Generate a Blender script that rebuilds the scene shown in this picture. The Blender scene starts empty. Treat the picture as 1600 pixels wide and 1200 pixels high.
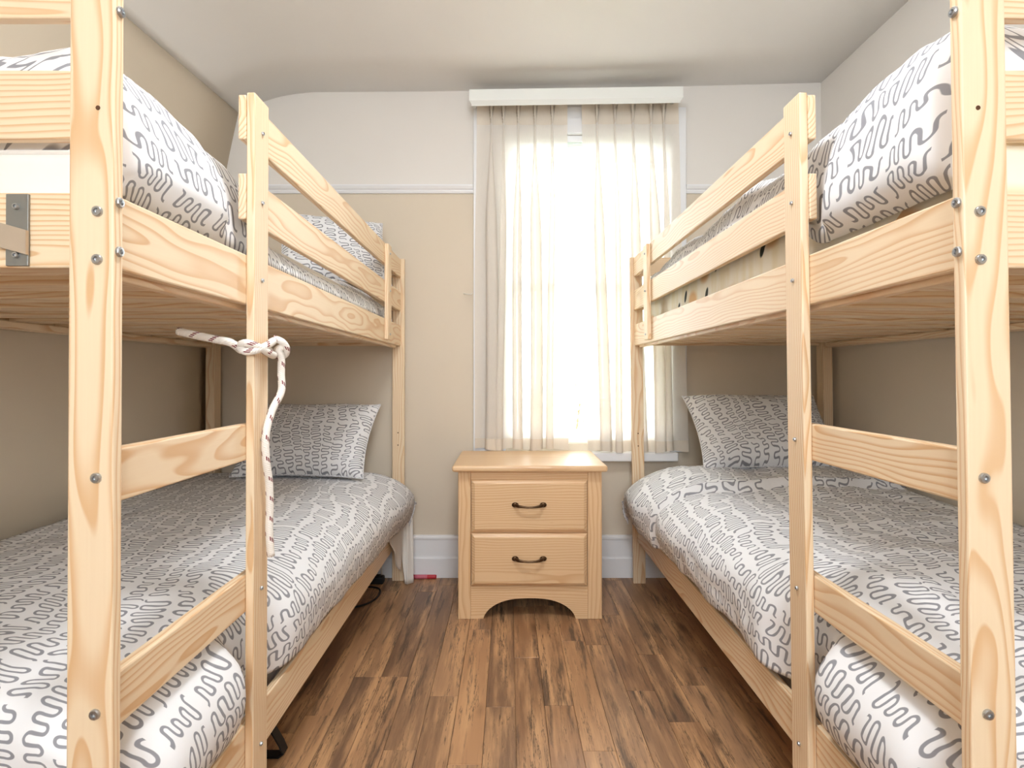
import bpy, bmesh, math, random
from mathutils import Vector, noise

random.seed(7)
scene = bpy.context.scene
C = bpy.context.collection
F = 888.0                       # focal length in pixels of a 1600 px wide frame
CAM_H = 1.0

# ------------------------------------------------------------------ camera
cam_d = bpy.data.cameras.new('camera')
cam = bpy.data.objects.new('camera', cam_d)
C.objects.link(cam)
cam_d.sensor_fit = 'HORIZONTAL'
cam_d.sensor_width = 36.0
cam_d.lens = F / 1600.0 * 36.0
cam.location = (0, 0, CAM_H)
cam.rotation_euler = (math.radians(90.4), 0, 0)
cam_d.shift_x = 5 / 1600.0
cam_d.shift_y = -20 / 1600.0
cam_d.clip_start = 0.05
scene.camera = cam

# ------------------------------------------------------------------ world, daylight, exposure
world = bpy.data.worlds.new('daylight')
scene.world = world
world.use_nodes = True
bg = world.node_tree.nodes['Background']
bg.inputs['Color'].default_value = (0.86, 0.94, 1.0, 1)
bg.inputs['Strength'].default_value = 7.5


def portal(name, loc, rot, sx, sy):
    d = bpy.data.lights.new(name, 'AREA')
    d.shape = 'RECTANGLE'
    d.size, d.size_y = sx, sy
    d.cycles.is_portal = True
    o = bpy.data.objects.new(name, d)
    C.objects.link(o)
    o.location = loc
    o.rotation_euler = rot


portal('daylight_portal_curtained_window', (0.39, 2.99, 1.43), (math.radians(-90), 0, 0), 0.84, 1.56)
portal('daylight_portal_fill_window', (0.1, -1.36, 1.55), (math.radians(90), 0, 0), 1.1, 1.1)  # for the added rear window that gives frontal fill

vs = scene.view_settings
vs.view_transform = 'Standard'
vs.look = 'None'
vs.gamma = 1.0
vs.exposure = 1.10
vs.use_curve_mapping = False
scene.cycles.use_denoising = True
scene.cycles.use_adaptive_sampling = True
scene.cycles.adaptive_threshold = 0.06
scene.cycles.adaptive_min_samples = 20
scene.cycles.max_bounces = 8
scene.cycles.diffuse_bounces = 5
scene.cycles.glossy_bounces = 3
scene.cycles.transparent_max_bounces = 14
scene.cycles.sample_clamp_indirect = 8.0


# ------------------------------------------------------------------ material helpers
def srgb(r, g, b):
    def f(c):
        c /= 255.0
        return c / 12.92 if c <= 0.04045 else ((c + 0.055) / 1.055) ** 2.4
    return (f(r), f(g), f(b), 1.0)


class NT:
    def __init__(self, name):
        self.m = bpy.data.materials.new(name)
        self.m.use_nodes = True
        self.t = self.m.node_tree
        self.b = self.t.nodes['Principled BSDF']
        self.out = self.t.nodes['Material Output']

    def n(self, typ, **kw):
        nd = self.t.nodes.new(typ)
        for k, v in kw.items():
            setattr(nd, k, v)
        return nd

    def put(self, sock, v):
        if isinstance(v, bpy.types.NodeSocket):
            self.t.links.new(v, sock)
        elif v is not None:
            sock.default_value = v

    def math(self, op, a, b=None, c=None, clamp=False):
        nd = self.n('ShaderNodeMath', operation=op, use_clamp=clamp)
        for i, v in enumerate((a, b, c)):
            if v is not None:
                self.put(nd.inputs[i], v)
        return nd.outputs[0]

    def vmath(self, op, a, b=None):
        nd = self.n('ShaderNodeVectorMath', operation=op)
        self.put(nd.inputs[0], a)
        if b is not None:
            if op == 'SCALE':
                self.put(nd.inputs[3], b)
            else:
                self.put(nd.inputs[1], b)
        return nd.outputs[0]

    def sep(self, v):
        nd = self.n('ShaderNodeSeparateXYZ')
        self.put(nd.inputs[0], v)
        return nd.outputs

    def comb(self, x, y, z):
        nd = self.n('ShaderNodeCombineXYZ')
        for i, v in enumerate((x, y, z)):
            self.put(nd.inputs[i], v)
        return nd.outputs[0]

    def noise(self, vec, scale, detail=2.0, rough=0.5, col=False):
        nd = self.n('ShaderNodeTexNoise')
        self.put(nd.inputs['Vector'], vec)
        nd.inputs['Scale'].default_value = scale
        nd.inputs['Detail'].default_value = detail
        nd.inputs['Roughness'].default_value = rough
        return nd.outputs['Color' if col else 'Fac']

    def mix(self, f, a, b):
        nd = self.n('ShaderNodeMix', data_type='RGBA')
        self.put(nd.inputs[0], f)
        self.put(nd.inputs[6], a)
        self.put(nd.inputs[7], b)
        return nd.outputs[2]

    def step(self, v, lo, hi):
        nd = self.n('ShaderNodeMapRange', interpolation_type='SMOOTHSTEP')
        self.put(nd.inputs[0], v)
        nd.inputs[1].default_value = lo
        nd.inputs[2].default_value = hi
        return nd.outputs[0]

    def bump(self, h, strength=0.2, dist=0.002):
        nd = self.n('ShaderNodeBump')
        nd.inputs['Strength'].default_value = strength
        nd.inputs['Distance'].default_value = dist
        self.put(nd.inputs['Height'], h)
        self.put(self.b.inputs['Normal'], nd.outputs[0])

    def base(self, col, rough=0.5, spec=None, metal=0.0):
        self.put(self.b.inputs['Base Color'], col)
        self.put(self.b.inputs['Roughness'], rough)
        self.b.inputs['Metallic'].default_value = metal
        if spec is not None:
            self.b.inputs['Specular IOR Level'].default_value = spec
        return self.m


def plain(name, col, rough=0.5, metal=0.0, var=0.05, scale=40.0, spec=None, bump=0.0):
    t = NT(name)
    co = t.n('ShaderNodeTexCoord').outputs['Object']
    nz = t.noise(co, scale, 3.0)
    dark = tuple(c * (1 - var) for c in col[:3]) + (1,)
    t.base(t.mix(nz, col, dark), rough, spec, metal)
    if bump:
        t.bump(nz, bump, 0.002)
    return t.m


def pine(name, axis, early, late, amount=0.72, ring=43.0, rough=0.45, knots=0.80):
    """pine board: growth rings cut lengthwise, grain along one local axis, each board its own cut"""
    t = NT(name)
    co = t.sep(t.n('ShaderNodeTexCoord').outputs['Object'])
    rnd = t.n('ShaderNodeObjectInfo').outputs['Random']
    i = 'xyz'.index(axis)
    a, b, c = co[i], co[(i + 1) % 3], co[(i + 2) % 3]
    r1 = t.math('FRACT', t.math('MULTIPLY', rnd, 17.31))
    r2 = t.math('FRACT', t.math('MULTIPLY', rnd, 91.7))
    r3 = t.math('MULTIPLY', rnd, 37.0)
    nv = t.comb(t.math('ADD', t.math('MULTIPLY', a, 1.3), r3), t.math('MULTIPLY', b, 5.0), t.math('ADD', t.math('MULTIPLY', c, 5.0), r3))
    wob = t.vmath('SCALE', t.vmath('SUBTRACT', t.noise(nv, 1.6, 2.0, 0.45, True), (0.5, 0.5, 0.5)), 0.058)
    ob = t.math('ADD', b, t.math('MULTIPLY', t.math('SUBTRACT', r1, 0.5), 0.10))
    oc = t.math('ADD', c, t.math('ADD', t.math('MULTIPLY', r2, 0.055), 0.034))
    pv = t.vmath('ADD', t.comb(ob, oc, t.math('MULTIPLY', a, 0.0)), wob)
    ps = t.sep(pv)
    rad = t.math('SQRT', t.math('ADD', t.math('MULTIPLY', ps[0], ps[0]), t.math('MULTIPLY', ps[1], ps[1])))
    saw = t.math('FRACT', t.math('ADD', t.math('MULTIPLY', rad, ring * 3.2), r3))
    line = t.math('MULTIPLY', t.step(saw, 0.40, 0.90), t.math('SUBTRACT', 1.0, t.step(saw, 0.9, 1.0)))
    fib = t.noise(t.comb(t.math('MULTIPLY', a, 6.0), t.math('MULTIPLY', b, 260.0), t.math('MULTIPLY', c, 260.0)), 1.0, 2.0)
    tone = t.noise(nv, 0.9, 1.0)
    f = t.math('MULTIPLY', line, t.math('ADD', amount * 0.55, t.math('MULTIPLY', tone, amount * 0.8)), clamp=True)
    col = t.mix(f, early, late)
    col = t.mix(t.math('MULTIPLY', fib, 0.16), col, late)
    # small knots
    vo = t.n('ShaderNodeTexVoronoi')
    t.put(vo.inputs['Vector'], t.comb(t.math('ADD', t.math('MULTIPLY', a, 3.0), r3), t.math('MULTIPLY', b, 7.0), t.math('MULTIPLY', c, 3.0)))
    vo.inputs['Scale'].default_value = 1.0
    keep = t.math('GREATER_THAN', t.sep(vo.outputs['Color'])[0], knots)
    kn = t.math('MULTIPLY', t.math('SUBTRACT', 1.0, t.step(vo.outputs['Distance'], 0.03, 0.075)), keep)
    col = t.mix(t.math('MULTIPLY', kn, 0.8), col, srgb(128, 78, 42))
    t.base(col, rough, 0.4)
    t.bump(t.math('ADD', fib, line), 0.05, 0.001)
    return t.m


PE, PL = srgb(240, 218, 186), srgb(214, 165, 112)
PINE = {ax: pine('bunk_pine_' + ax, ax, PE, PL) for ax in 'xyz'}
NE, NL = srgb(232, 198, 156), srgb(200, 146, 96)
NPINE = {ax: pine('nightstand_pine_' + ax, ax, NE, NL, 0.5, 29.0, 0.33, 0.55) for ax in 'xyz'}


def floor_mat():
    t = NT('laminate_planks')
    pos = t.n('ShaderNodeNewGeometry').outputs['Position']
    rnd = t.n('ShaderNodeObjectInfo').outputs['Random']
    p = t.sep(pos)
    off = t.math('MULTIPLY', rnd, 53.0)
    st = t.comb(t.math('ADD', t.math('MULTIPLY', p[0], 16.0), off), t.math('ADD', t.math('MULTIPLY', p[1], 1.5), off), off)
    n1 = t.noise(st, 1.2, 6.0, 0.62)
    st2 = t.comb(t.math('ADD', t.math('MULTIPLY', p[0], 34.0), off), t.math('ADD', t.math('MULTIPLY', p[1], 2.6), off), off)
    n2 = t.noise(st2, 1.0, 7.0, 0.72)
    st3 = t.comb(t.math('ADD', t.math('MULTIPLY', p[0], 150.0), off), t.math('MULTIPLY', p[1], 5.0), off)
    n3 = t.noise(st3, 1.0, 4.0, 0.6)
    r2 = t.math('FRACT', t.math('MULTIPLY', rnd, 29.7))
    base = t.mix(rnd, srgb(118, 84, 60), srgb(194, 146, 104))
    base = t.mix(t.math('MULTIPLY', r2, 0.4), base, srgb(128, 106, 88))
    col = t.mix(t.step(n1, 0.38, 0.68), base, srgb(208, 162, 118))
    col = t.mix(t.math('MULTIPLY', t.step(n2, 0.50, 0.66), 0.85), col, srgb(78, 62, 52))
    col = t.mix(t.math('MULTIPLY', t.step(n3, 0.55, 0.8), 0.35), col, srgb(74, 52, 38))
    st4 = t.comb(t.math('ADD', t.math('MULTIPLY', p[0], 60.0), off), t.math('ADD', t.math('MULTIPLY', p[1], 3.2), off), off)
    n4 = t.noise(st4, 1.0, 5.0, 0.65)
    crack = t.math('SUBTRACT', 1.0, t.step(t.math('ABSOLUTE', t.math('SUBTRACT', n4, 0.56)), 0.004, 0.018))
    crack = t.math('MULTIPLY', crack, t.step(n1, 0.42, 0.55))
    col = t.mix(t.math('MULTIPLY', crack, 0.8), col, srgb(52, 38, 30))
    vo = t.n('ShaderNodeTexVoronoi')
    t.put(vo.inputs['Vector'], t.comb(t.math('ADD', t.math('MULTIPLY', p[0], 9.0), off), t.math('ADD', t.math('MULTIPLY', p[1], 3.2), off), off))
    vo.inputs['Scale'].default_value = 1.0
    keep = t.math('GREATER_THAN', t.sep(vo.outputs['Color'])[0], 0.7)
    kn = t.math('MULTIPLY', t.math('SUBTRACT', 1.0, t.step(vo.outputs['Distance'], 0.05, 0.22)), keep)
    col = t.mix(t.math('MULTIPLY', kn, 0.6), col, srgb(66, 44, 32))
    t.base(col, t.math('ADD', 0.28, t.math('MULTIPLY', n2, 0.15)), 0.45)
    t.bump(n3, 0.05, 0.001)
    return t.m


def print_mat():
    """white cotton printed with grey meandering squiggles; UV is in metres"""
    t = NT('squiggle_print_cotton')
    uv = t.n('ShaderNodeTexCoord').outputs['UV']
    w = t.vmath('SCALE', t.vmath('SUBTRACT', t.noise(uv, 3.2, 1.0, 0.4, True), (0.5, 0.5, 0.5)), 0.13)
    w2 = t.vmath('SCALE', t.vmath('SUBTRACT', t.noise(uv, 14.0, 1.0, 0.4, True), (0.5, 0.5, 0.5)), 0.034)
    rot = t.n('ShaderNodeVectorRotate', rotation_type='Z_AXIS')
    t.put(rot.inputs['Vector'], t.vmath('ADD', t.vmath('ADD', uv, w), w2))
    rot.inputs['Angle'].default_value = math.radians(82)
    p = t.sep(rot.outputs[0])
    S, H, HALF = 0.050, 0.0140, 0.0026          # row pitch, stroke pitch, half line width
    ys = t.math('DIVIDE', p[1], S)
    row = t.math('FLOOR', ys)
    v = t.math('MULTIPLY', t.math('SUBTRACT', t.math('FRACT', ys), 0.5), S)
    wn = t.n('ShaderNodeTexWhiteNoise', noise_dimensions='1D')
    t.put(wn.inputs['W'], row)
    xx = t.math('ADD', p[0], wn.outputs['Value'])
    amp = t.math('ADD', 0.003, t.math('MULTIPLY', t.step(t.noise(t.comb(t.math('MULTIPLY', p[0], 12.0), t.math('MULTIPLY', row, 3.7), 0.0), 1.0, 1.0), 0.25, 0.7), 0.0120))
    x2 = t.math('ADD', xx, t.math('MULTIPLY', t.math('LESS_THAN', v, 0.0), H))
    tt = t.math('WRAP', x2, H, -H)
    over = t.math('MAXIMUM', t.math('SUBTRACT', t.math('ABSOLUTE', v), amp), 0.0)
    d = t.math('ABSOLUTE', t.math('SUBTRACT', t.math('SQRT', t.math('ADD', t.math('MULTIPLY', tt, tt), t.math('MULTIPLY', over, over))), H / 2))
    ink = t.math('SUBTRACT', 1.0, t.step(d, HALF * 0.75, HALF * 1.2))
    ph = t.math('DIVIDE', xx, 2 * H)
    # the squiggles are broken into separate strokes
    wn2 = t.n('ShaderNodeTexWhiteNoise', noise_dimensions='2D')
    t.put(wn2.inputs['Vector'], t.comb(t.math('FLOOR', t.math('MULTIPLY', ph, 0.25)), row, 0.0))
    edge = t.math('FRACT', t.math('MULTIPLY', ph, 0.25))
    gap = t.math('MULTIPLY', t.math('LESS_THAN', edge, 0.10), t.math('GREATER_THAN', wn2.outputs['Value'], 0.35))
    ink = t.math('MULTIPLY', ink, t.math('SUBTRACT', 1.0, gap))
    col = t.mix(ink, srgb(236, 236, 238), srgb(148, 148, 154))
    t.base(col, 0.85, 0.2)
    weave = t.noise(uv, 60.0, 3.0)
    t.bump(weave, 0.15, 0.002)
    return t.m


def floral_mat():
    t = NT('cream_floral_ticking')
    co = t.n('ShaderNodeTexCoord').outputs['Object']
    c = t.sep(co)
    warp = t.noise(co, 9.0, 2.0)
    base = t.mix(t.step(t.noise(t.comb(t.math('MULTIPLY', c[1], 22.0), t.math('MULTIPLY', c[2], 5.0), c[0]), 1.0, 2.0), 0.4, 0.7), srgb(252, 248, 236), srgb(245, 237, 214))
    v1 = t.n('ShaderNodeTexVoronoi', voronoi_dimensions='2D')
    t.put(v1.inputs['Vector'], t.comb(t.math('MULTIPLY', c[1], 6.0), t.math('MULTIPLY', c[2], 9.0), t.math('MULTIPLY', warp, 0.6)))
    v1.inputs['Scale'].default_value = 1.0
    fl = t.math('MULTIPLY', t.math('SUBTRACT', 1.0, t.step(v1.outputs['Distance'], 0.16, 0.36)), t.math('GREATER_THAN', t.sep(v1.outputs['Color'])[1], 0.62))
    col = t.mix(t.math('MULTIPLY', fl, 0.8), base, srgb(226, 176, 110))
    v2 = t.n('ShaderNodeTexVoronoi', voronoi_dimensions='2D')
    t.put(v2.inputs['Vector'], t.comb(t.math('ADD', t.math('MULTIPLY', c[1], 13.0), t.math('MULTIPLY', c[2], 5.0)), t.math('MULTIPLY', c[2], 8.0), 3.0))
    v2.inputs['Scale'].default_value = 1.0
    lf = t.math('MULTIPLY', t.math('SUBTRACT', 1.0, t.step(v2.outputs['Distance'], 0.14, 0.20)), t.math('GREATER_THAN', t.sep(v2.outputs['Color'])[0], 0.45))
    col = t.mix(lf, col, srgb(52, 56, 50))
    t.base(col, 0.8, 0.2)
    return t.m


def cloth_mat(name, col, transp, transl):
    t = NT(name)
    t.t.nodes.remove(t.b)
    co = t.n('ShaderNodeTexCoord').outputs['Object']
    c = t.sep(co)
    weave = t.noise(t.comb(t.math('MULTIPLY', c[0], 500.0), c[1], t.math('MULTIPLY', c[2], 30.0)), 1.0, 2.0)
    cc = t.mix(weave, col, tuple(x * 0.9 for x in col[:3]) + (1,))
    df = t.n('ShaderNodeBsdfDiffuse')
    tl = t.n('ShaderNodeBsdfTranslucent')
    tr = t.n('ShaderNodeBsdfTransparent')
    t.put(df.inputs[0], cc)
    t.put(tl.inputs[0], cc)
    tr.inputs[0].default_value = (1.0, 0.985, 0.96, 1)
    m1 = t.n('ShaderNodeMixShader')
    m1.inputs[0].default_value = transl
    t.put(m1.inputs[1], df.outputs[0])
    t.put(m1.inputs[2], tl.outputs[0])
    m2 = t.n('ShaderNodeMixShader')
    m2.inputs[0].default_value = transp
    t.put(m2.inputs[1], m1.outputs[0])
    t.put(m2.inputs[2], tr.outputs[0])
    t.put(t.out.inputs[0], m2.outputs[0])
    return t.m


def glass_mat():
    t = NT('window_glass')
    t.t.nodes.remove(t.b)
    tr = t.n('ShaderNodeBsdfTransparent')
    gl = t.n('ShaderNodeBsdfGlossy')
    gl.inputs['Roughness'].default_value = 0.02
    fr = t.n('ShaderNodeFresnel')
    fr.inputs[0].default_value = 1.35
    m = t.n('ShaderNodeMixShader')
    t.put(m.inputs[0], fr.outputs[0])
    t.put(m.inputs[1], tr.outputs[0])
    t.put(m.inputs[2], gl.outputs[0])
    t.put(t.out.inputs[0], m.outputs[0])
    return t.m


def two_tone_wall(name):
    t = NT(name)
    pos = t.n('ShaderNodeNewGeometry').outputs['Position']
    z = t.sep(pos)[2]
    nz = t.noise(pos, 3.0, 3.0)
    lo = t.mix(nz, srgb(223, 210, 191), srgb(218, 205, 186))
    hi = t.mix(nz, srgb(233, 228, 222), srgb(229, 224, 218))
    t.base(t.mix(t.math('GREATER_THAN', z, 1.92), lo, hi), 0.75, 0.25)
    t.bump(t.noise(pos, 90.0, 3.0), 0.06, 0.002)
    return t.m


def rope_mat():
    t = NT('white_rope_red_fleck')
    uv = t.sep(t.n('ShaderNodeTexCoord').outputs['UV'])
    d = t.math('FRACT', t.math('ADD', t.math('DIVIDE', uv[1], 0.042), t.math('MULTIPLY', uv[0], 1.0)))
    band = t.math('LESS_THAN', d, 0.20)
    dash = t.math('LESS_THAN', t.math('FRACT', t.math('MULTIPLY', uv[0], 13.0)), 0.62)
    half = t.math('LESS_THAN', t.math('FRACT', t.math('MULTIPLY', uv[0], 2.0)), 0.72)
    f = t.math('MULTIPLY', t.math('MULTIPLY', band, dash), half)
    t.base(t.mix(f, srgb(240, 234, 226), srgb(122, 38, 48)), 0.8, 0.2)
    br = t.math('SINE', t.math('ADD', t.math('MULTIPLY', uv[1], 1400.0), t.math('MULTIPLY', uv[0], 38.0)))
    t.bump(br, 0.3, 0.001)
    return t.m


M_FLOOR = floor_mat()
M_PRINT = print_mat()
M_FLORAL = floral_mat()
M_BEIGE = plain('beige_wall_paint', srgb(219, 205, 184), 0.75, 0, 0.03, 6.0, 0.25)
M_CEIL = plain('ceiling_paint', srgb(245, 242, 238), 0.7, 0, 0.02, 5.0, 0.25)
M_WALL2 = two_tone_wall('two_tone_wall_paint')
M_TRIM = plain('white_trim_paint', srgb(238, 238, 240), 0.35, 0, 0.02, 10.0)
M_VALANCE = plain('white_valance_paint', srgb(236, 238, 234), 0.4, 0, 0.02, 10.0)
M_SHEET = plain('white_sheet_cotton', srgb(236, 230, 222), 0.85, 0, 0.04, 30.0, 0.2, 0.2)
M_TICK = plain('white_mattress_ticking', srgb(240, 236, 230), 0.8, 0, 0.05, 14.0, 0.2, 0.3)
M_CURT = cloth_mat('sheer_cream_curtain', srgb(252, 246, 238), 0.05, 0.38)
M_HEAD = cloth_mat('doubled_cream_curtain', srgb(240, 229, 214), 0.0, 0.14)
M_GLASS = glass_mat()
M_STEEL = plain('zinc_steel', srgb(190, 192, 194), 0.32, 0.9, 0.15, 60.0)
M_BRACKET = plain('grey_bracket_steel', srgb(150, 150, 146), 0.45, 0.7, 0.12, 30.0)
M_BARSTEEL = plain('satin_bar_steel', srgb(205, 190, 172), 0.4, 0.6, 0.12, 30.0)
M_BRONZE = plain('antique_bronze', srgb(96, 72, 50), 0.3, 0.85, 0.35, 80.0)
M_HOLE = plain('drilled_hole_dark', srgb(90, 58, 34), 0.9)
M_BLACK = plain('black_webbing', srgb(26, 27, 29), 0.5, 0, 0.2, 60.0)
M_CABLE = plain('black_cable_rubber', srgb(20, 20, 22), 0.45)
M_WHITEP = plain('white_plastic', srgb(225, 222, 215), 0.4)
M_RED = plain('red_plastic', srgb(196, 44, 58), 0.35)
M_PINK = plain('pink_label', srgb(226, 120, 138), 0.4, 0, 0.3, 120.0)
M_NAVY = plain('navy_cap', srgb(34, 40, 70), 0.4)
M_ROPE = rope_mat()
_t = NT('fill_lamp_diffuser')  # glow of the added ceiling fill lamp
_t.base((0.9, 0.9, 0.88, 1), 0.4)
_t.b.inputs['Emission Color'].default_value = (0.93, 0.965, 1.0, 1)
_t.b.inputs['Emission Strength'].default_value = 25.0
M_GLOW = _t.m
M_GRASS = plain('lawn', srgb(120, 150, 80), 0.9, 0, 0.4, 9.0)
M_LEAF = plain('pale_leaf', srgb(190, 204, 168), 0.7, 0, 0.3, 9.0)
M_STEM = plain('shrub_stem', srgb(110, 90, 66), 0.9)


# ------------------------------------------------------------------ object helpers
def tag(o, label=None, cat=None, group=None, kind=None):
    for k, v in (('label', label), ('category', cat), ('group', group), ('kind', kind)):
        if v:
            o[k] = v
    return o


def empty(name, loc, label=None, cat=None, group=None, kind=None):
    o = bpy.data.objects.new(name, None)
    o.empty_display_size = 0.05
    C.objects.link(o)
    o.location = loc
    return tag(o, label, cat, group, kind)


WPOS = {}


def wloc(o):
    v = Vector((0, 0, 0))
    while o is not None:
        v += Vector(o.location)
        o = o.parent
    return v


def link(name, mesh, mat, origin, parent=None, smooth=False):
    if mat is not None and not mesh.materials:
        mesh.materials.append(mat)
    o = bpy.data.objects.new(name, mesh)
    C.objects.link(o)
    o.parent = parent
    o.location = Vector(origin) - (wloc(parent) if parent else Vector((0, 0, 0)))
    if smooth:
        for p in mesh.polygons:
            p.use_smooth = True
    return o


def from_bm(bm, name):
    bmesh.ops.recalc_face_normals(bm, faces=bm.faces[:])
    me = bpy.data.meshes.new(name)
    bm.to_mesh(me)
    bm.free()
    return me


def box_mesh(name, dx, dy, dz, bevel=0.003, seg=2):
    bm = bmesh.new()
    bmesh.ops.create_cube(bm, size=1.0)
    for v in bm.verts:
        v.co = Vector((v.co.x * dx, v.co.y * dy, v.co.z * dz))
    bevel = min(bevel, 0.45 * min(dx, dy, dz))
    if bevel > 0:
        bmesh.ops.bevel(bm, geom=bm.edges[:], offset=bevel, segments=seg, affect='EDGES', profile=0.5)
    return from_bm(bm, name)


def box(name, x0, x1, y0, y1, z0, z1, mat, parent=None, bevel=0.003, seg=2):
    if x1 < x0:
        x0, x1 = x1, x0
    me = box_mesh(name, x1 - x0, y1 - y0, z1 - z0, bevel, seg)
    if isinstance(mat, dict):
        d = {'x': x1 - x0, 'y': y1 - y0, 'z': z1 - z0}
        mat = mat[max(d, key=d.get)]
    return link(name, me, mat, ((x0 + x1) / 2, (y0 + y1) / 2, (z0 + z1) / 2), parent)


def grid_mesh(name, rows, uvs=None, closed_u=False, mat=None, caps=False):
    """rows: list of lists of points; quads between neighbours"""
    nr, nc = len(rows), len(rows[0])
    verts = [p for r in rows for p in r]
    faces, fuv = [], []
    for i in range(nr - 1):
        for j in range(nc if closed_u else nc - 1):
            k = (j + 1) % nc
            faces.append((i * nc + j, i * nc + k, (i + 1) * nc + k, (i + 1) * nc + j))
    if caps:
        faces.append(tuple(range(nc - 1, -1, -1)))
        faces.append(tuple((nr - 1) * nc + j for j in range(nc)))
    me = bpy.data.meshes.new(name)
    me.from_pydata(verts, [], faces)
    if uvs:
        uvl = me.uv_layers.new(name='UVMap')
        flat = [p for r in uvs for p in r]
        for poly in me.polygons:
            ids = [me.loops[li].vertex_index for li in poly.loop_indices]
            wrap = closed_u and (min(i % nc for i in ids) == 0) and (max(i % nc for i in ids) == nc - 1) and len(ids) == 4
            for li in poly.loop_indices:
                vi = me.loops[li].vertex_index
                u, v = flat[vi]
                if wrap and vi % nc == 0:
                    u += 1.0
                uvl.data[li].uv = (u, v)
    bm = bmesh.new()
    bm.from_mesh(me)
    bmesh.ops.recalc_face_normals(bm, faces=bm.faces[:])
    bm.to_mesh(me)
    bm.free()
    return me


def tube(name, pts, rad, mat, parent=None, nseg=12, origin=None, sub=6, squash=None):
    """round tube along a smooth path through pts; rad is one number or a list"""
    P = [Vector(p) for p in pts]
    path, rr = [], []
    n = len(P)
    R = rad if isinstance(rad, (list, tuple)) else [rad] * n
    for i in range(n - 1):
        p0, p1, p2, p3 = P[max(i - 1, 0)], P[i], P[i + 1], P[min(i + 2, n - 1)]
        for k in range(sub):
            t = k / sub
            path.append(0.5 * ((2 * p1) + (p2 - p0) * t + (2 * p0 - 5 * p1 + 4 * p2 - p3) * t * t + (3 * p1 - p0 - 3 * p2 + p3) * t ** 3))
            rr.append(R[i] * (1 - t) + R[i + 1] * t)
    path.append(P[-1])
    rr.append(R[-1])
    org = Vector(origin) if origin else path[0].copy()
    rows, uvs = [], []
    up = Vector((0, 0, 1))
    L = 0.0
    prev_n = None
    for i, p in enumerate(path):
        tg = (path[min(i + 1, len(path) - 1)] - path[max(i - 1, 0)]).normalized()
        if prev_n is None:
            a = up if abs(tg.dot(up)) < 0.9 else Vector((1, 0, 0))
            nrm = (a - tg * a.dot(tg)).normalized()
        else:
            nrm = (prev_n - tg * prev_n.dot(tg)).normalized()
        prev_n = nrm
        bn = tg.cross(nrm)
        if i:
            L += (p - path[i - 1]).length
        ring, ru = [], []
        for j in range(nseg):
            a = 2 * math.pi * j / nseg
            ring.append(p - org + (nrm * math.cos(a) + bn * math.sin(a)) * rr[i])
            ru.append((j / nseg, L))
        rows.append(ring)
        uvs.append(ru)
    me = grid_mesh(name, rows, uvs, True, caps=True)
    return link(name, me, mat, org, parent, True)


def sstep(a, b, x):
    t = max(0.0, min(1.0, (x - a) / (b - a)))
    return t * t * (3 - 2 * t)


def fbm(x, y, z, oct=3):
    return noise.fractal(Vector((x, y, z)), 0.9, 2.1, oct)


# ------------------------------------------------------------------ room shell
WXL, WXR, YB, YF = -1.475, 1.56, 2.83, -1.25
WIN = (-0.016, 0.797, 0.66, 2.20)


def crease_x(y):
    return max(-1.475, -1.35 - 0.065 * (YB - y))


floor_e = tag(box('floor', WXL - 0.1, WXR + 0.1, YF - 0.1, YB + 0.1, -0.06, -0.010, M_FLOOR, None, 0.0), kind='structure')
pw = 0.0885
col_i = 0
x = WXL - 0.01
while x < WXR:
    y = YF - random.uniform(0.0, 0.8)
    while y < YB:
        ln = random.choice((0.42, 0.6, 0.78, 0.95, 1.15)) + random.uniform(-0.05, 0.05)
        y0, y1 = max(y, YF), min(y + ln, YB)
        if y1 - y0 > 0.03:
            box('plank', x + 0.0004, min(x + pw, WXR) - 0.0004, y0 + 0.0004, y1 - 0.0004, -0.010, 0.0, M_FLOOR, floor_e, 0.0007, 1)
        y += ln
    x += pw

# ceiling with its cove along the left wall
ys = [YF + (YB - YF) * i / 12 for i in range(13)]
rows = []
for y in ys:
    cx = crease_x(y)
    r = []
    p0, p1, p2 = Vector((cx, 2.31)), Vector((cx + 0.17, 2.405)), Vector((cx + 0.38, 2.414))
    for k in range(11):
        t = k / 10
        q = p0 * (1 - t) ** 2 + p1 * 2 * t * (1 - t) + p2 * t * t
        r.append((q.x, y, q.y))
    for xx, zz in ((-0.6, 2.416), (-0.2, 2.42), (0.3, 2.43), (0.8, 2.442), (1.2, 2.452), (WXR + 0.02, 2.462)):
        r.append((xx, y, zz))
    rows.append(r)
me = grid_mesh('ceiling', rows)
ceil = tag(link('ceiling', me, M_CEIL, (0, 0, 0), None, True), kind='structure')
so = ceil.modifiers.new('thickness', 'SOLIDIFY')
so.thickness = 0.06
so.offset = -1.0 if me.polygons[0].normal.z < 0 else 1.0

# left wall: upright below, leaning in slightly towards the cove
rows = []
for y in ys:
    cx = crease_x(y)
    r = [(WXL, y, -0.01), (WXL, y, 0.8), (WXL, y, 1.5)]
    for k in range(1, 9):
        t = k / 8
        r.append((WXL + (cx - WXL) * t ** 1.5, y, 1.5 + 0.81 * t))
    rows.append(r)
me = grid_mesh('wall_left', rows)
wl = tag(link('wall_left', me, M_BEIGE, (0, 0, 0), None, True), kind='structure')
so = wl.modifiers.new('thickness', 'SOLIDIFY')
so.thickness = 0.05
so.offset = -1.0 if me.polygons[0].normal.x > 0 else 1.0
tag(box('wall_right', WXR, WXR + 0.08, YF, YB, -0.01, 2.6, M_WALL2, None, 0.0), kind='structure')


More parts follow.
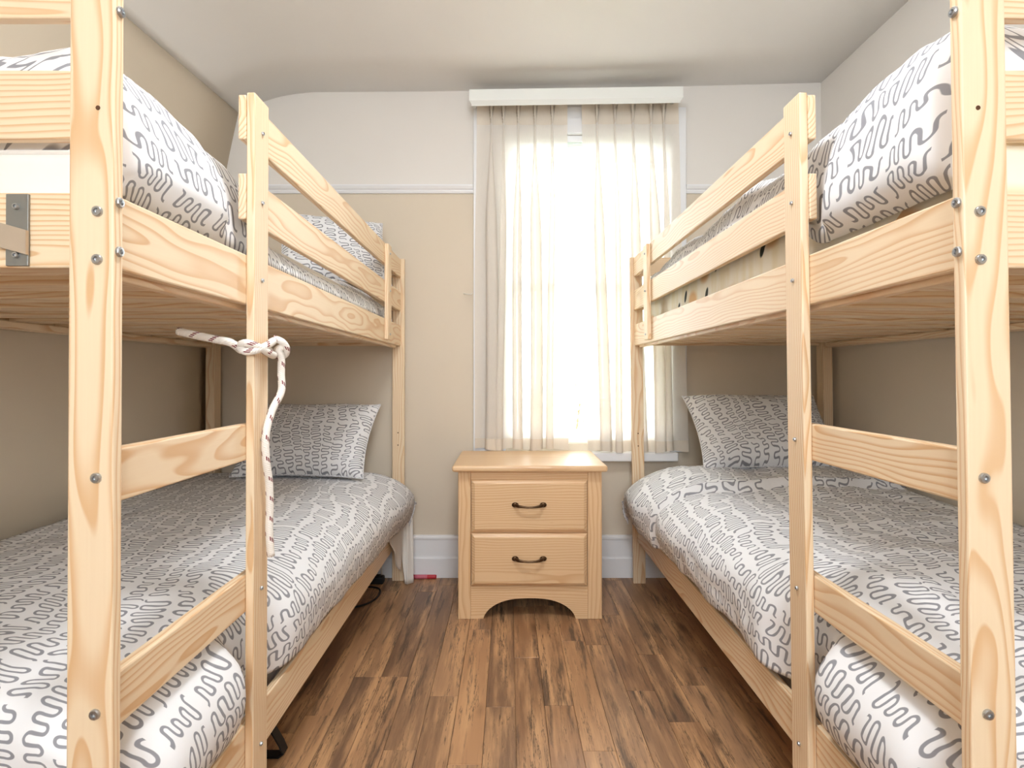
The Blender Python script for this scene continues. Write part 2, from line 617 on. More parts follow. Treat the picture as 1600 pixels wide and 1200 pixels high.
def holed_wall(name, xl, xr, z0, z1, hx0, hx1, hz0, hz1, y0, y1, mat):
    xs, zs = [xl, hx0, hx1, xr], [z0, hz0, hz1, z1]
    bm = bmesh.new()
    V = [[[bm.verts.new((a, b, c)) for c in zs] for a in xs] for b in (y0, y1)]
    for i in range(3):
        for j in range(3):
            if i == 1 and j == 1:
                continue
            for s in (0, 1):
                bm.faces.new((V[s][i][j], V[s][i + 1][j], V[s][i + 1][j + 1], V[s][i][j + 1]))
    for (a, b) in (((1, 1), (2, 1)), ((2, 1), (2, 2)), ((2, 2), (1, 2)), ((1, 2), (1, 1)),
                   ((0, 0), (1, 0)), ((1, 0), (2, 0)), ((2, 0), (3, 0)), ((3, 0), (3, 1)), ((3, 1), (3, 2)), ((3, 2), (3, 3)),
                   ((3, 3), (2, 3)), ((2, 3), (1, 3)), ((1, 3), (0, 3)), ((0, 3), (0, 2)), ((0, 2), (0, 1)), ((0, 1), (0, 0))):
        bm.faces.new((V[0][a[0]][a[1]], V[0][b[0]][b[1]], V[1][b[0]][b[1]], V[1][a[0]][a[1]]))
    return tag(link(name, from_bm(bm, name), mat, (0, 0, 0)), kind='structure')


holed_wall('wall_back', -1.56, WXR + 0.08, -0.01, 2.6, WIN[0], WIN[1], WIN[2], WIN[3], YB, YB + 0.16, M_WALL2)
holed_wall('wall_front', -1.56, WXR + 0.08, -0.01, 2.6, -0.45, 0.65, 1.0, 2.1, YF - 0.1, YF, M_BEIGE)  # opening made for the added fill window
w2 = empty('fill_window', (0.1, YF - 0.05, 1.0), kind='structure')  # unseen rear window, added for soft fill from behind the camera
box('window_frame', -0.45, -0.40, YF - 0.09, YF + 0.01, 1.0, 2.1, M_TRIM, w2)
box('window_frame', 0.60, 0.65, YF - 0.09, YF + 0.01, 1.0, 2.1, M_TRIM, w2)
box('window_frame', -0.40, 0.60, YF - 0.09, YF + 0.01, 1.0, 1.05, M_TRIM, w2)
box('window_frame', -0.40, 0.60, YF - 0.09, YF + 0.01, 2.05, 2.1, M_TRIM, w2)
box('mullion', 0.08, 0.12, YF - 0.08, YF - 0.01, 1.05, 2.05, M_TRIM, w2)

# added fill lamp on the ceiling, out of view, brightens rails and aisle
lamp = empty('fill_lamp', (0.03, 1.0, 2.423), 'round white flush fill lamp added on the ceiling out of view', 'lamp')


def lathe(name, prof, mat, loc, parent, n=32):
    rows = [[Vector((r * math.cos(2 * math.pi * k / n), r * math.sin(2 * math.pi * k / n), z)) for k in range(n)] for r, z in prof]
    return link(name, grid_mesh(name, rows, None, True, caps=True), mat, loc, parent, True)


lathe('base', [(0.10, 0.0), (0.20, 0.0), (0.20, -0.018), (0.19, -0.022), (0.10, -0.022)], M_TRIM, (0.03, 1.0, 2.421), lamp)
lathe('diffuser', [(0.187, -0.0225), (0.185, -0.035), (0.165, -0.060), (0.12, -0.080), (0.06, -0.090), (0.01, -0.092)], M_GLOW, (0.03, 1.0, 2.421), lamp)

# baseboard: two stepped tiers with a rounded lip
def profile_strip(name, prof, x0, x1, mat):
    """prof: (y, z) outline; extruded along x"""
    rows = [[(xx, p[0], p[1]) for p in prof] for xx in (x0, x1)]
    me = grid_mesh(name, rows, None, True, caps=True)
    return me


bprof = [(YB, 0.0), (YB - 0.020, 0.0), (YB - 0.020, 0.094), (YB - 0.014, 0.100), (YB - 0.013, 0.106), (YB - 0.012, 0.186),
         (YB - 0.017, 0.189), (YB - 0.017, 0.198), (YB - 0.010, 0.205), (YB, 0.207)]
tag(link('baseboard_back', profile_strip('baseboard_back', bprof, WXL, WXR, M_TRIM), M_TRIM, (0, 0, 0)), kind='structure')
tprof = [(YB, 1.905), (YB - 0.010, 1.905), (YB - 0.014, 1.914), (YB - 0.014, 1.920), (YB - 0.020, 1.926), (YB - 0.026, 1.938),
         (YB - 0.026, 1.944), (YB - 0.012, 1.948), (YB, 1.950)]
tag(link('trim_1', profile_strip('trim_1', tprof, WXL + 0.06, -0.176, M_TRIM), M_TRIM, (0, 0, 0)), kind='structure')
tag(link('trim_2', profile_strip('trim_2', tprof, 0.881, WXR, M_TRIM), M_TRIM, (0, 0, 0)), kind='structure')

# window with casing, sashes and panes
w1 = empty('window_1', (0.39, YB, 0.6), kind='structure')
CX0, CX1 = -0.175, 0.880
box('casing', CX0, WIN[0], YB - 0.022, YB - 0.001, 0.62, 2.33, M_TRIM, w1)
box('casing', WIN[1], CX1, YB - 0.022, YB - 0.001, 0.62, 2.33, M_TRIM, w1)
box('casing', WIN[0], WIN[1], YB - 0.022, YB - 0.001, WIN[3], 2.33, M_TRIM, w1)
box('window_sill', -0.047, 0.827, YB - 0.06, YB + 0.05, 0.578, 0.622, M_TRIM, w1, 0.006)
FY0, FY1 = YB + 0.03, YB + 0.12
box('window_frame', WIN[0], WIN[0] + 0.012, FY0, FY1, WIN[2], WIN[3], M_TRIM, w1)
box('window_frame', WIN[1] - 0.012, WIN[1], FY0, FY1, WIN[2], WIN[3], M_TRIM, w1)
box('window_frame', WIN[0] + 0.012, WIN[1] - 0.012, FY0, FY1, WIN[3] - 0.03, WIN[3], M_TRIM, w1)
box('window_frame', WIN[0] + 0.012, WIN[1] - 0.012, FY0, FY1, WIN[2], WIN[2] + 0.03, M_TRIM, w1)
sx0, sx1 = WIN[0] + 0.012, WIN[1] - 0.012


def sash(y, z0, z1, bars):
    s = box('sash', sx0, sx0 + 0.022, y, y + 0.03, z0, z1, M_TRIM, w1)
    box('sash_stile', sx1 - 0.022, sx1, y, y + 0.03, z0, z1, M_TRIM, s)
    box('sash_rail', sx0 + 0.022, sx1 - 0.022, y, y + 0.03, z0, z0 + 0.035, M_TRIM, s)
    box('sash_rail', sx0 + 0.022, sx1 - 0.022, y, y + 0.03, z1 - 0.035, z1, M_TRIM, s)
    edges = [z0 + 0.035] + bars + [z1 - 0.035]
    for b in bars:
        box('muntin', sx0 + 0.022, sx1 - 0.022, y + 0.005, y + 0.025, b - 0.006, b + 0.006, M_TRIM, s)
    for a, b in zip(edges[:-1], edges[1:]):
        box('pane', sx0 + 0.022, sx1 - 0.022, y + 0.013, y + 0.017, a + 0.006, b - 0.006, M_GLASS, s, 0.0)


sash(FY0 + 0.005, WIN[2] + 0.03, 1.465, [0.873, 1.15])
sash(FY0 + 0.045, 1.43, WIN[3] - 0.03, [1.66, 1.934])

# raised blind in the head of the window
bl = empty('window_blind', (0.39, YB + 0.015, 2.06), 'raised white slatted blind at the top of the window behind curtains', 'blind')
box('head_rail', WIN[0] + 0.01, WIN[1] - 0.01, YB + 0.002, YB + 0.028, 2.165, 2.198, M_TRIM, bl)
for i in range(7):
    box('slat', WIN[0] + 0.015, WIN[1] - 0.015, YB + 0.003, YB + 0.027, 2.152 - i * 0.014, 2.1545 - i * 0.014, M_TRIM, bl, 0.0008, 1)
box('bottom_rail', WIN[0] + 0.012, WIN[1] - 0.012, YB + 0.003, YB + 0.027, 2.035, 2.05, M_TRIM, bl)

# ------------------------------------------------------------------ outside
tag(box('lawn', -9, 9, YB + 0.4, 14, -0.5, -0.4, M_GRASS, None, 0.0), kind='structure')
sh = empty('garden_shrub', (0.7, 6.2, -0.4), 'pale green shrub growing outside the window', 'shrub')
for k in range(5):
    a = k * 1.3
    tube('stem', [(0.7, 6.2, -0.4), (0.7 + 0.15 * math.cos(a), 6.2 + 0.15 * math.sin(a), 0.2), (0.7 + 0.5 * math.cos(a), 6.2 + 0.4 * math.sin(a), 0.75)], 0.012, M_STEM, sh, 6)
verts, faces = [], []
for k in range(900):
    a, b = random.uniform(0, 6.28), random.uniform(-0.6, 1.4)
    r = random.uniform(0.3, 0.75)
    c = Vector((0.7 + r * math.cos(a) * math.cos(b), 6.2 + r * math.sin(a) * math.cos(b), 0.45 + r * math.sin(b)))
    d = Vector((random.uniform(-1, 1), random.uniform(-1, 1), random.uniform(-1, 1))).normalized() * 0.05
    e = d.cross(Vector((random.uniform(-1, 1), random.uniform(-1, 1), random.uniform(-1, 1)))).normalized() * 0.02
    i = len(verts)
    verts += [c - d, c + e, c + d, c - e]
    faces.append((i, i + 1, i + 2, i + 3))
me = bpy.data.meshes.new('leaves')
me.from_pydata([v - Vector((0.7, 6.2, -0.4)) for v in verts], [], faces)
tag(link('leaves', me, M_LEAF, (0.7, 6.2, -0.4), sh), kind='stuff')


# ------------------------------------------------------------------ bunk beds
class Ctx:
    def __init__(s, sign, a, lean, y1):
        s.s, s.a, s.k, s.y1 = sign, a, lean, y1

    def X(s, x, z=1.0):
        return s.s * (s.a + x) - s.s * (z - 1.0) * s.k

    def P(s, x, y, z):
        return Vector((s.X(x, z), y, z))


L = Ctx(-1, 0.509, 0.0, 2.785)
R = Ctx(1, 0.588, 0.0105, 2.75)
W = 0.945
Y0 = 0.731
TH = 0.017


def cboard(c, name, parent, x0, x1, y0, y1, z0, z1, mat=PINE, bevel=0.0028):
    o = box(name, c.X(x0), c.X(x1), y0, y1, z0, z1, mat, parent, bevel)
    if c.k:
        cz = (z0 + z1) / 2
        for v in o.data.vertices:
            v.co.x -= c.s * (cz + v.co.z - 1.0) * c.k
    return o


def bolt_mesh(r, name='bolt'):
    bm = bmesh.new()
    prof = [(0, -0.001), (r, -0.001), (r, 0.0018), (r * 0.86, 0.0034), (r * 0.5, 0.0036), (r * 0.42, 0.0012), (0, 0.0012)]
    n = 16
    rings = []
    for (q, h) in prof:
        if q == 0:
            rings.append([bm.verts.new((0, 0, h))])
        else:
            m = n
            rings.append([bm.verts.new((q * math.cos(2 * math.pi * i / m), q * math.sin(2 * math.pi * i / m), h)) for i in range(m)])
    for a, b in zip(rings[:-1], rings[1:]):
        for i in range(n):
            j = (i + 1) % n
            if len(a) == 1:
                bm.faces.new((a[0], b[i], b[j]))
            elif len(b) == 1:
                bm.faces.new((a[i], b[0], a[j]))
            else:
                bm.faces.new((a[i], b[i], b[j], a[j]))
    me = from_bm(bm, name)
    me.materials.append(M_STEEL)
    return me


BOLT = bolt_mesh(0.0068)
SCREW = bolt_mesh(0.0042)
_bm = bmesh.new()
bmesh.ops.create_cone(_bm, cap_ends=True, segments=12, radius1=0.003, radius2=0.003, depth=0.0006)
HOLE = from_bm(_bm, 'screw_hole')
HOLE.materials.append(M_HOLE)


def fix(mesh, name, pos, facing, parent):
    o = bpy.data.objects.new(name, mesh)
    C.objects.link(o)
    o.parent = parent
    o.location = Vector(pos) - wloc(parent)
    o.rotation_euler = {'-y': (math.radians(90), 0, 0), '+x': (0, math.radians(90), 0), '-x': (0, math.radians(-90), 0)}[facing]
    return o


def bunk(c, label):
    Y1 = c.y1
    root = empty('bunk_bed', (c.X(W / 2), (Y0 + Y1) / 2, 0), label, 'bunk bed')
    face = '+x' if c.s < 0 else '-x'
    # corner posts
    PWX, PTY = 0.0585, 0.0185
    near = cboard(c, 'post', root, 0, PWX, Y0, Y0 + PTY, 0, 1.568)
    far = cboard(c, 'post', root, 0, PWX, Y1 - PTY, Y1, 0, 1.568)
    cboard(c, 'post', root, W - PWX, W, Y0, Y0 + PTY, 0, 1.568)
    inner_far = cboard(c, 'post', root, W - 0.044, W, Y1 - 0.06, Y1, 0, 1.568)
    # ladder post on the outside of the rails
    lp0, lp1 = 1.136, 1.203
    lad = cboard(c, 'ladder_post', root, 0, TH, lp0, lp1, 0, 1.568)
    ra, rb = TH + 0.0003, 2 * TH
    ry0, ry1 = Y0 + PTY + 0.0003, Y1 - PTY - 0.0003
    # side rails, upper and lower
    cboard(c, 'side_rail', root, ra, rb, ry0, ry1, 1.142, 1.242)
    cboard(c, 'side_rail', root, ra, rb, ry0, ry1, 0.206, 0.302)
    cboard(c, 'side_rail', root, W - 2 * TH, W - TH, ry0, Y1 - 0.061, 1.130, 1.240)
    cboard(c, 'side_rail', root, W - 2 * TH, W - TH, ry0, Y1 - 0.061, 0.206, 0.302)
    # guard rails from the ladder post to the far end
    cboard(c, 'guard_rail', root, ra, rb, lp0, ry1, 1.474, 1.563)
    cboard(c, 'guard_rail', root, ra, rb, lp0, ry1, 1.313, 1.405)
    con = cboard(c, 'guard_brace', root, 0, TH, 2.40, 2.465, 1.152, 1.558)
    # ladder rungs
    cboard(c, 'rung', root, ra, rb + 0.002, ry0, lp1, 0.829, 0.902)
    cboard(c, 'rung', root, ra, rb + 0.002, ry0, lp1, 0.526, 0.600)
    # end boards
    for (z0, z1) in ((1.142, 1.242), (1.313, 1.405), (1.474, 1.563), (0.206, 0.302)):
        if z0 > 1.0 or True:
            cboard(c, 'end_board', root, rb + 0.001, W - 0.036, ry0 + 0.001, ry0 + TH, z0, z1)
        cboard(c, 'end_board', root, rb + 0.001, W - 0.046, ry1 - TH, ry1 - 0.001, z0, z1)
    # slat ledges and slats
    for (zb, nm) in ((1.152, 'upper'), (0.220, 'lower')):
        cboard(c, 'slat_ledge', root, rb + 0.0005, rb + 0.022, ry0 + 0.03, ry1 - 0.03, zb - 0.02, zb)
        cboard(c, 'slat_ledge', root, W - 2 * TH - 0.022, W - 2 * TH - 0.0005, ry0 + 0.03, ry1 - 0.09, zb - 0.02, zb)
        for i in range(12):
            yy = 0.80 + i * 0.162
            cboard(c, 'slat', root, rb + 0.002, W - 2 * TH - 0.002, yy, yy + 0.072, zb + 0.0004, zb + 0.0304)
    # bolts through the near post into the rail and the rungs
    for z in (1.211, 1.149, 0.868, 0.566):
        fix(BOLT, 'bolt', c.P(0.0205, Y0 - 0.0006, z), '-y', root)
    for z in (1.475, 1.225, 1.161):
        fix(BOLT, 'bolt', c.P(-0.0006, Y0 + PTY / 2, z), face, root)
    for z in (1.498, 1.355, 1.195, 0.868, 0.563, 0.245):
        fix(SCREW, 'bolt', c.P(-0.0006, (lp0 + lp1) / 2, z), face, root)
    for z in (1.52, 1.36, 1.175):
        fix(SCREW, 'bolt', c.P(-0.0006, 2.432, z), face, root)
    fix(HOLE, 'screw_hole', c.P(0.021, Y0 - 0.0003, 1.345), '-y', root)
    for z in (0.72, 0.66):
        fix(HOLE, 'screw_hole', c.P(0.03, Y1 - PTY - 0.0003, z), '-y', root)
    return root


bunk_l = bunk(L, 'pine bunk bed along left wall with a rope tied to its ladder')
bunk_r = bunk(R, 'pine bunk bed along right wall beside the curtained window')

# steel bracket with an angled bar on the left bed's near end board
eb_y = Y0 + 0.0185 + 0.0010
bx0, bx1 = (11 - 795) / F * eb_y, (46 - 795) / F * eb_y
br = box('bracket', bx0, bx1, eb_y - 0.0035, eb_y, 1.144, 1.239, M_BRACKET, bunk_l, 0.0006)
br['label'] = 'grey steel bracket plate'
bm = bmesh.new()
pts = [(-0.72, 1.215), (bx1 + 0.0012, 1.190), (bx1 + 0.0012, 1.158), (-0.72, 1.182)]
f0 = [bm.verts.new((p[0], eb_y - 0.0085, p[1])) for p in pts]
f1 = [bm.verts.new((p[0], eb_y - 0.0038, p[1])) for p in pts]
bm.faces.new(f0)
bm.faces.new(f1[::-1])
for i in range(4):
    j = (i + 1) % 4
    bm.faces.new((f0[i], f0[j], f1[j], f1[i]))
me = from_bm(bm, 'bracket_bar')
for v in me.vertices:
    v.co -= Vector((bx0, eb_y, 1.19))
link('bracket_bar', me, M_BARSTEEL, (bx0, eb_y, 1.19), br)
for z in (1.222, 1.158):
    fix(SCREW, 'bolt', ((bx0 + bx1) / 2, eb_y - 0.004, z), '-y', br)


# ------------------------------------------------------------------ bedding
def mattress(c, name, label, cat, z0, z1, mat, x0=0.06, x1=W - 0.055, y0=0.775):
    y1 = c.y1 - 0.055
    bm = bmesh.new()
    bmesh.ops.create_cube(bm, size=1.0)
    for v in bm.verts:
        v.co = Vector((v.co.x * (x1 - x0), v.co.y * (y1 - y0), v.co.z * (z1 - z0)))
    bmesh.ops.bevel(bm, geom=bm.edges[:], offset=0.03, segments=4, affect='EDGES', profile=0.5)
    bm2 = from_bm(bm, name)
    o = link(name, bm2, mat, (c.X((x0 + x1) / 2, (z0 + z1) / 2), (y0 + y1) / 2, (z0 + z1) / 2), None, True)
    # piping round the top and bottom edge
    for zz in (z0 + 0.012, z1 - 0.012):
        xa, xb = x0 + 0.006, x1 - 0.006
        ya, yb = y0 + 0.006, y1 - 0.006
        pts = []
        r = 0.03
        for (cx, cy, a0) in ((xb - r, yb - r, 0), (xa + r, yb - r, 90), (xa + r, ya + r, 180), (xb - r, ya + r, 270)):
            for k in range(5):
                a = math.radians(a0 + k * 22.5)
                pts.append(c.P(cx + r * math.cos(a), cy + r * math.sin(a), zz))
        pts.append(pts[0])
        tube('piping', pts, 0.004, mat, o, 6, None, 1)
    return tag(o, label, cat)


def finish_cloth(o, th=0.012, off=-1.0):
    s = o.modifiers.new('thickness', 'SOLIDIFY')
    s.thickness = th
    s.offset = off
    return o


def lower_duvet(c, name, label, ztop, hem, seed, wr, fold=None):
    Rr = 0.13
    x_in = 0.046                       # side plane that clears rails, rungs and posts
    xw = W - 0.06
    flat = xw - (x_in + Rr)
    arc = Rr * math.pi / 2
    drop = ztop - Rr - hem
    NS = [flat * i / 44 for i in range(44)] + [flat + arc * i / 14 for i in range(14)] + [flat + arc + drop * i / 14 for i in range(15)]
    ya, yb = 0.758, c.y1 - 0.07
    re, de = 0.055, 0.035
    rf, df = 0.10, 0.06
    ta = re * math.pi / 2 + de
    tb = rf * math.pi / 2 + df
    ymid0, ymid1 = ya + re, yb - rf
    TS = [-ta + de * i / 3 for i in range(3)] + [-re * math.pi / 2 * (1 - i / 7) for i in range(7)]
    TS += [(ymid1 - ymid0) * i / 120 for i in range(120)]
    TS += [(ymid1 - ymid0) + rf * math.pi / 2 * i / 8 for i in range(8)] + [(ymid1 - ymid0) + rf * math.pi / 2 + df * i / 3 for i in range(4)]
    rows, uvs = [], []
    Lm = ymid1 - ymid0
    for t in TS:
        if t < -re * math.pi / 2:
            y, dz = ya, re + (-t - re * math.pi / 2)
        elif t < 0:
            a = -t / re
            y, dz = ymid0 - re * math.sin(a), re * (1 - math.cos(a))
        elif t <= Lm:
            y, dz = ymid0 + t, 0.0
        elif t <= Lm + rf * math.pi / 2:
            a = (t - Lm) / rf
            y, dz = ymid1 + rf * math.sin(a), rf * (1 - math.cos(a))
        else:
            y, dz = yb, rf + (t - Lm - rf * math.pi / 2)
        r, ru = [], []
        for s in NS:
            if s <= flat:
                xx, dzx, w, side = xw - s, 0.0, 0.0, 0.0
            elif s <= flat + arc:
                a = (s - flat) / Rr
                xx, dzx = x_in + Rr - Rr * math.sin(a), Rr * (1 - math.cos(a))
                w = math.sin(a)
                side = math.sin(a) ** 2
            else:
                xx, dzx, w, side = x_in, Rr + (s - flat - arc), 1.0, 1.0
            hemw = max(0.0, (s - flat - arc) / drop)
            z = ztop - dzx - dz * (1.0 - 0.75 * side)
            # puffing of the quilt
            n1 = fbm(xx * 3.0 + seed, y * 3.0, z * 3.0 + seed)
            n2 = fbm(xx * 8.0 + seed, y * 7.0, z * 8.0)
            pf = wr * (n1 * 1.0 + n2 * 0.45)
            z += pf * (1 - side) + 0.010 * math.sin(math.pi * min(1, s / flat)) * (1 - side)
            if fold is not None:
                fy = fold + 0.05 * side + 0.02 * math.sin(xx * 7)
                lift = sstep(fy - 0.006, fy + 0.010, y) * (1 - sstep(2.4, 2.62, y))
                z += 0.032 * lift * (1 - side)
            else:
                lift = 0
            z += hemw * (0.016 * fbm(y * 4.0 + seed, 1.7, 0.3) + 0.0)
            # belly of the side: free past the ladder, held back behind post, rungs and rail
            open_far = sstep(1.215, 1.36, y)
            far_b = 0.058 + 0.05 * sstep(1.5, 2.6, y)
            lz = max(0.0, min(1.0, (0.518 - z) / (0.518 - hem + 0.05)))
            lad = sstep(0.775, 0.86, y) * (1 - sstep(1.07, 1.130, y)) * math.sin(math.pi * lz) ** 0.8
            belly = math.sin(math.pi * (0.5 + 0.36 * hemw)) if s > flat + arc else w
            push = open_far * far_b * w * (0.55 + 0.45 * belly) + lad * 0.066
            free = max(open_far, lad * 0.6)
            xo = xx - push - (pf * 0.9 * side * free) - 0.020 * lift * side
            if not (y > 1.215):
                lim = 0.040 if z > 0.515 or y > 1.125 or y < 0.775 else -0.025
                xo = max(xo, lim)
            yo = y + pf * 0.4 * (1 if dz > 0.02 and y > 2 else 0)
            yo = max(yo, 0.7545)
            r.append(c.P(xo, yo, z))
            ru.append((s + 0.013 * n1, t))
        rows.append(r)
        uvs.append(ru)
    org = Vector((c.X(W / 2), 1.75, 0.45))
    rows = [[p - org for p in r] for r in rows]
    me = grid_mesh(name, rows, uvs)
    # make the normals look up so that the thickness goes inwards
    if sum(p.normal.z for p in me.polygons) < 0:
        me.flip_normals()
    o = link(name, me, M_PRINT, org, None, True)
    finish_cloth(o, 0.010)
    return tag(o, label, 'duvet')


def upper_duvet(c, name, label, h_fn, zb_fn, x_out_fn, seed, wr, er=0.11, y0=0.785, ny=130):
    y1 = c.y1 - 0.085
    xa, xb = 0.042, W - 0.06
    NX = []
    for i in range(14):
        a = i / 14 * math.pi / 2
        NX.append((1 - math.cos(a)) * 0.11)
    inner = 46
    NX += [0.11 + (xb - xa - 0.16) * i / inner for i in range(inner)]
    NX += [xb - xa - 0.05 + 0.05 * math.sin(i / 6 * math.pi / 2) for i in range(7)]
    rows, uvs = [], []
    for i in range(ny + 1):
        e = i / ny
        if e < 0.06:
            y = y0 + 0.07 * (1 - math.cos(e / 0.06 * math.pi / 2))
        else:
            y = y0 + 0.07 + (y1 - y0 - 0.07) * (e - 0.06) / 0.94
        r, ru = [], []
        acc, last = 0.0, None
        for d in NX:
            xx = xa + d
            h = h_fn(xx, y)
            zb = zb_fn(y)
            ed = min(1.0, d / er)
            ed2 = min(1.0, (xb - xx) / 0.05)
            en = min(1.0, (y - y0) / 0.07)
            ef = min(1.0, (y1 - y) / 0.06)
            m = 1.0
            for q in (ed, ed2, en, ef):
                m *= math.sqrt(max(0.0, 1 - (1 - q) ** 2))
            n1 = fbm(xx * 4.0 + seed, y * 4.0, seed)
            n2 = fbm(xx * 10.0 + seed, y * 8.0, seed + 3)
            z = zb + (h - zb + wr * (n1 + 0.5 * n2)) * m
            xo = xx - x_out_fn(xx, y, z) * (1 - ed * 0.6)
            xo = xo + 0.006 * n2 * (1 - ed)
            p = c.P(xo, y, z)
            if last is not None:
                acc += (p - last).length
            last = p
            r.append(p)
            ru.append((acc, y))
        rows.append(r)
        uvs.append(ru)
    org = Vector((c.X(W / 2), 1.75, 1.3))
    me = grid_mesh(name, [[p - org for p in r] for r in rows], uvs)
    if sum(p.normal.z for p in me.polygons) < 0:
        me.flip_normals()
    o = link(name, me, M_PRINT, org, None, True)
    finish_cloth(o, 0.008)
    return tag(o, label, 'duvet')


mattress(L, 'mattress', 'white mattress under the squiggle duvet on the left lower bunk', 'mattress', 0.251, 0.46, M_TICK)
mattress(R, 'mattress', 'white mattress under the rumpled duvet on the right lower bunk', 'mattress', 0.251, 0.46, M_TICK)
mattress(L, 'mattress', 'white quilted mattress on the left upper bunk', 'mattress', 1.183, 1.318, M_TICK, 0.062)
mattress(R, 'mattress', 'cream floral mattress on the right upper bunk', 'mattress', 1.183, 1.352, M_FLORAL, 0.062)

lower_duvet(L, 'duvet', 'smooth white duvet with grey squiggles on the left lower bunk', 0.552, 0.325, 3.1, 0.008)
lower_duvet(R, 'duvet', 'puffy rumpled squiggle duvet with folded top on the right lower bunk', 0.568, 0.335, 8.4, 0.021, 2.12)


def hump(y, a, b, soft):
    return sstep(a - soft, a + soft, y) * (1 - sstep(b - soft, b + soft, y))


def hL(x, y):
    b = 1.345 + 0.012 * math.sin(y * 3 + x * 4)
    g = (1 - sstep(1.22, 1.37, y)) * (0.75 + 0.25 * sstep(0.0, 0.16, x)) * (1 - 0.45 * sstep(0.5, 0.9, x))
    return b + 0.14 * g


def hR(x, y):
    b = 1.497 + 0.012 * math.sin(y * 4.0 + 0.8) + 0.010 * math.sin(y * 9.0)
    g = (1 - sstep(1.17, 1.34, y)) * (0.8 + 0.2 * sstep(0.0, 0.18, x)) * (1 - 0.35 * sstep(0.5, 0.9, x))
    return b + 0.03 * g


def outL(x, y, z):
    return 0.026 * sstep(1.262, 1.30, z) * (1 - sstep(1.07, 1.12, y)) * sstep(0.775, 0.83, y)


def outR(x, y, z):
    return 0.034 * sstep(1.258, 1.30, z) * (1 - sstep(1.08, 1.125, y)) * sstep(0.775, 0.83, y)


def zbR(y):
    return 1.262 + 0.085 * sstep(1.12, 1.3, y)


upper_duvet(L, 'duvet', 'squiggle duvet bunched behind the ladder gap of the left upper bunk', hL, lambda y: 1.252, outL, 1.3, 0.016)
upper_duvet(R, 'duvet', 'squiggle duvet heaped high on the floral mattress of the right upper bunk', hR, zbR, outR, 5.9, 0.022, 0.07)


def pillow(name, label, w, h, th, loc, rot, seed):
    n = 28
    verts, uvl, faces = [], [], []
    idx = {}

    def pt(i, j, side):
        u, v = -1 + 2 * i / n, -1 + 2 * j / n
        u, v = math.sin(u * math.pi / 2), math.sin(v * math.pi / 2)
        px = w / 2 * u * (1 - 0.07 * (1 - v * v))
        py = h / 2 * v * (1 - 0.08 * (1 - u * u))
        t = th / 2 * (max(0, (1 - u ** 4) * (1 - v ** 4))) ** 0.6
        t += 0.006 * fbm(px * 7 + seed, py * 7, side + seed) * min(1, t / 0.02)
        return Vector((px, py, side * t)), (1.12 * px + seed, 1.12 * py + side * 0.7)
    for side in (1, -1):
        for i in range(n + 1):
            for j in range(n + 1):
                if side == -1 and (i in (0, n) or j in (0, n)):
                    idx[(side, i, j)] = idx[(1, i, j)]
                    continue
                p, q = pt(i, j, side)
                idx[(side, i, j)] = len(verts)
                verts.append(p)
                uvl.append(q)
        for i in range(n):
            for j in range(n):
                f = [idx[(side, i, j)], idx[(side, i + 1, j)], idx[(side, i + 1, j + 1)], idx[(side, i, j + 1)]]
                faces.append(f if side == 1 else f[::-1])
    me = bpy.data.meshes.new(name)
    me.from_pydata(verts, [], faces)
    ul = me.uv_layers.new(name='UVMap')
    for lp in me.loops:
        ul.data[lp.index].uv = uvl[lp.vertex_index]
    o = link(name, me, M_PRINT, loc, None, True)
    o.rotation_euler = rot
    # sewn seam round the edge
    ring = [idx[(1, i, 0)] for i in range(n)] + [idx[(1, n, j)] for j in range(n)] + [idx[(1, n - i, n)] for i in range(n)] + [idx[(1, 0, n - j)] for j in range(n)]
    pts = [verts[k] for k in ring] + [verts[ring[0]]]
    s = tube('seam', [p + Vector(loc) for p in pts], 0.0035, M_PRINT, None, 6, loc, 1)
    s.parent = o
    s.location = (0, 0, 0)
    return tag(o, label, 'pillow', 'squiggle print pillows')


pillow('pillow', 'squiggle print pillow leaning at the head of the left lower bunk', 0.58, 0.40, 0.17, (-0.90, 2.555, 0.712), (math.radians(48), 0, math.radians(-3)), 0.4)
pillow('pillow', 'squiggle print pillow leaning at the head of the right lower bunk', 0.62, 0.40, 0.19, (1.125, 2.53, 0.752), (math.radians(48), 0, math.radians(2)), 2.3)
pillow('pillow', 'squiggle print pillow propped up at the far end of the left upper bunk', 0.46, 0.38, 0.13, (-0.768, 2.50, 1.555), (math.radians(58), 0, math.radians(24)), 4.8)

# corner of the white sheet hanging from the left lower bunk
rows = []
for i in range(15):
    t = i / 14
    r = []
    for j in range(25):
        u = j / 24
        if u < 0.6:
            e = u / 0.6
            xx, yy = -0.516 + 0.008 * e, 2.42 + 0.285 * e
            hemz = 0.29 - 0.20 * sstep(0.0, 0.85, e) + 0.08 * sstep(0.85, 1.0, e)
        else:
            e = (u - 0.6) / 0.4
            xx, yy = -0.508 + 0.046 * e, 2.705 + 0.022 * e + 0.006 * math.sin(e * 9)
            hemz = 0.17 - 0.165 * sstep(0.0, 0.12, e)
        top = 0.37
        z = top + (hemz - top) * t
        xx += 0.004 * math.sin(u * 26 + t * 2) * t
        r.append((xx + 0.004 * t, yy, max(z, 0.004)))
    rows.append(r)
org = Vector((-0.49, 2.66, 0.0))
me = grid_mesh('hanging_sheet', [[Vector(p) - org for p in r] for r in rows])
o = link('hanging_sheet', me, M_SHEET, org, None, True)
finish_cloth(o, 0.003, 0.0)
tag(o, 'white sheet corner hanging to the floor from the left lower bunk', 'sheet')

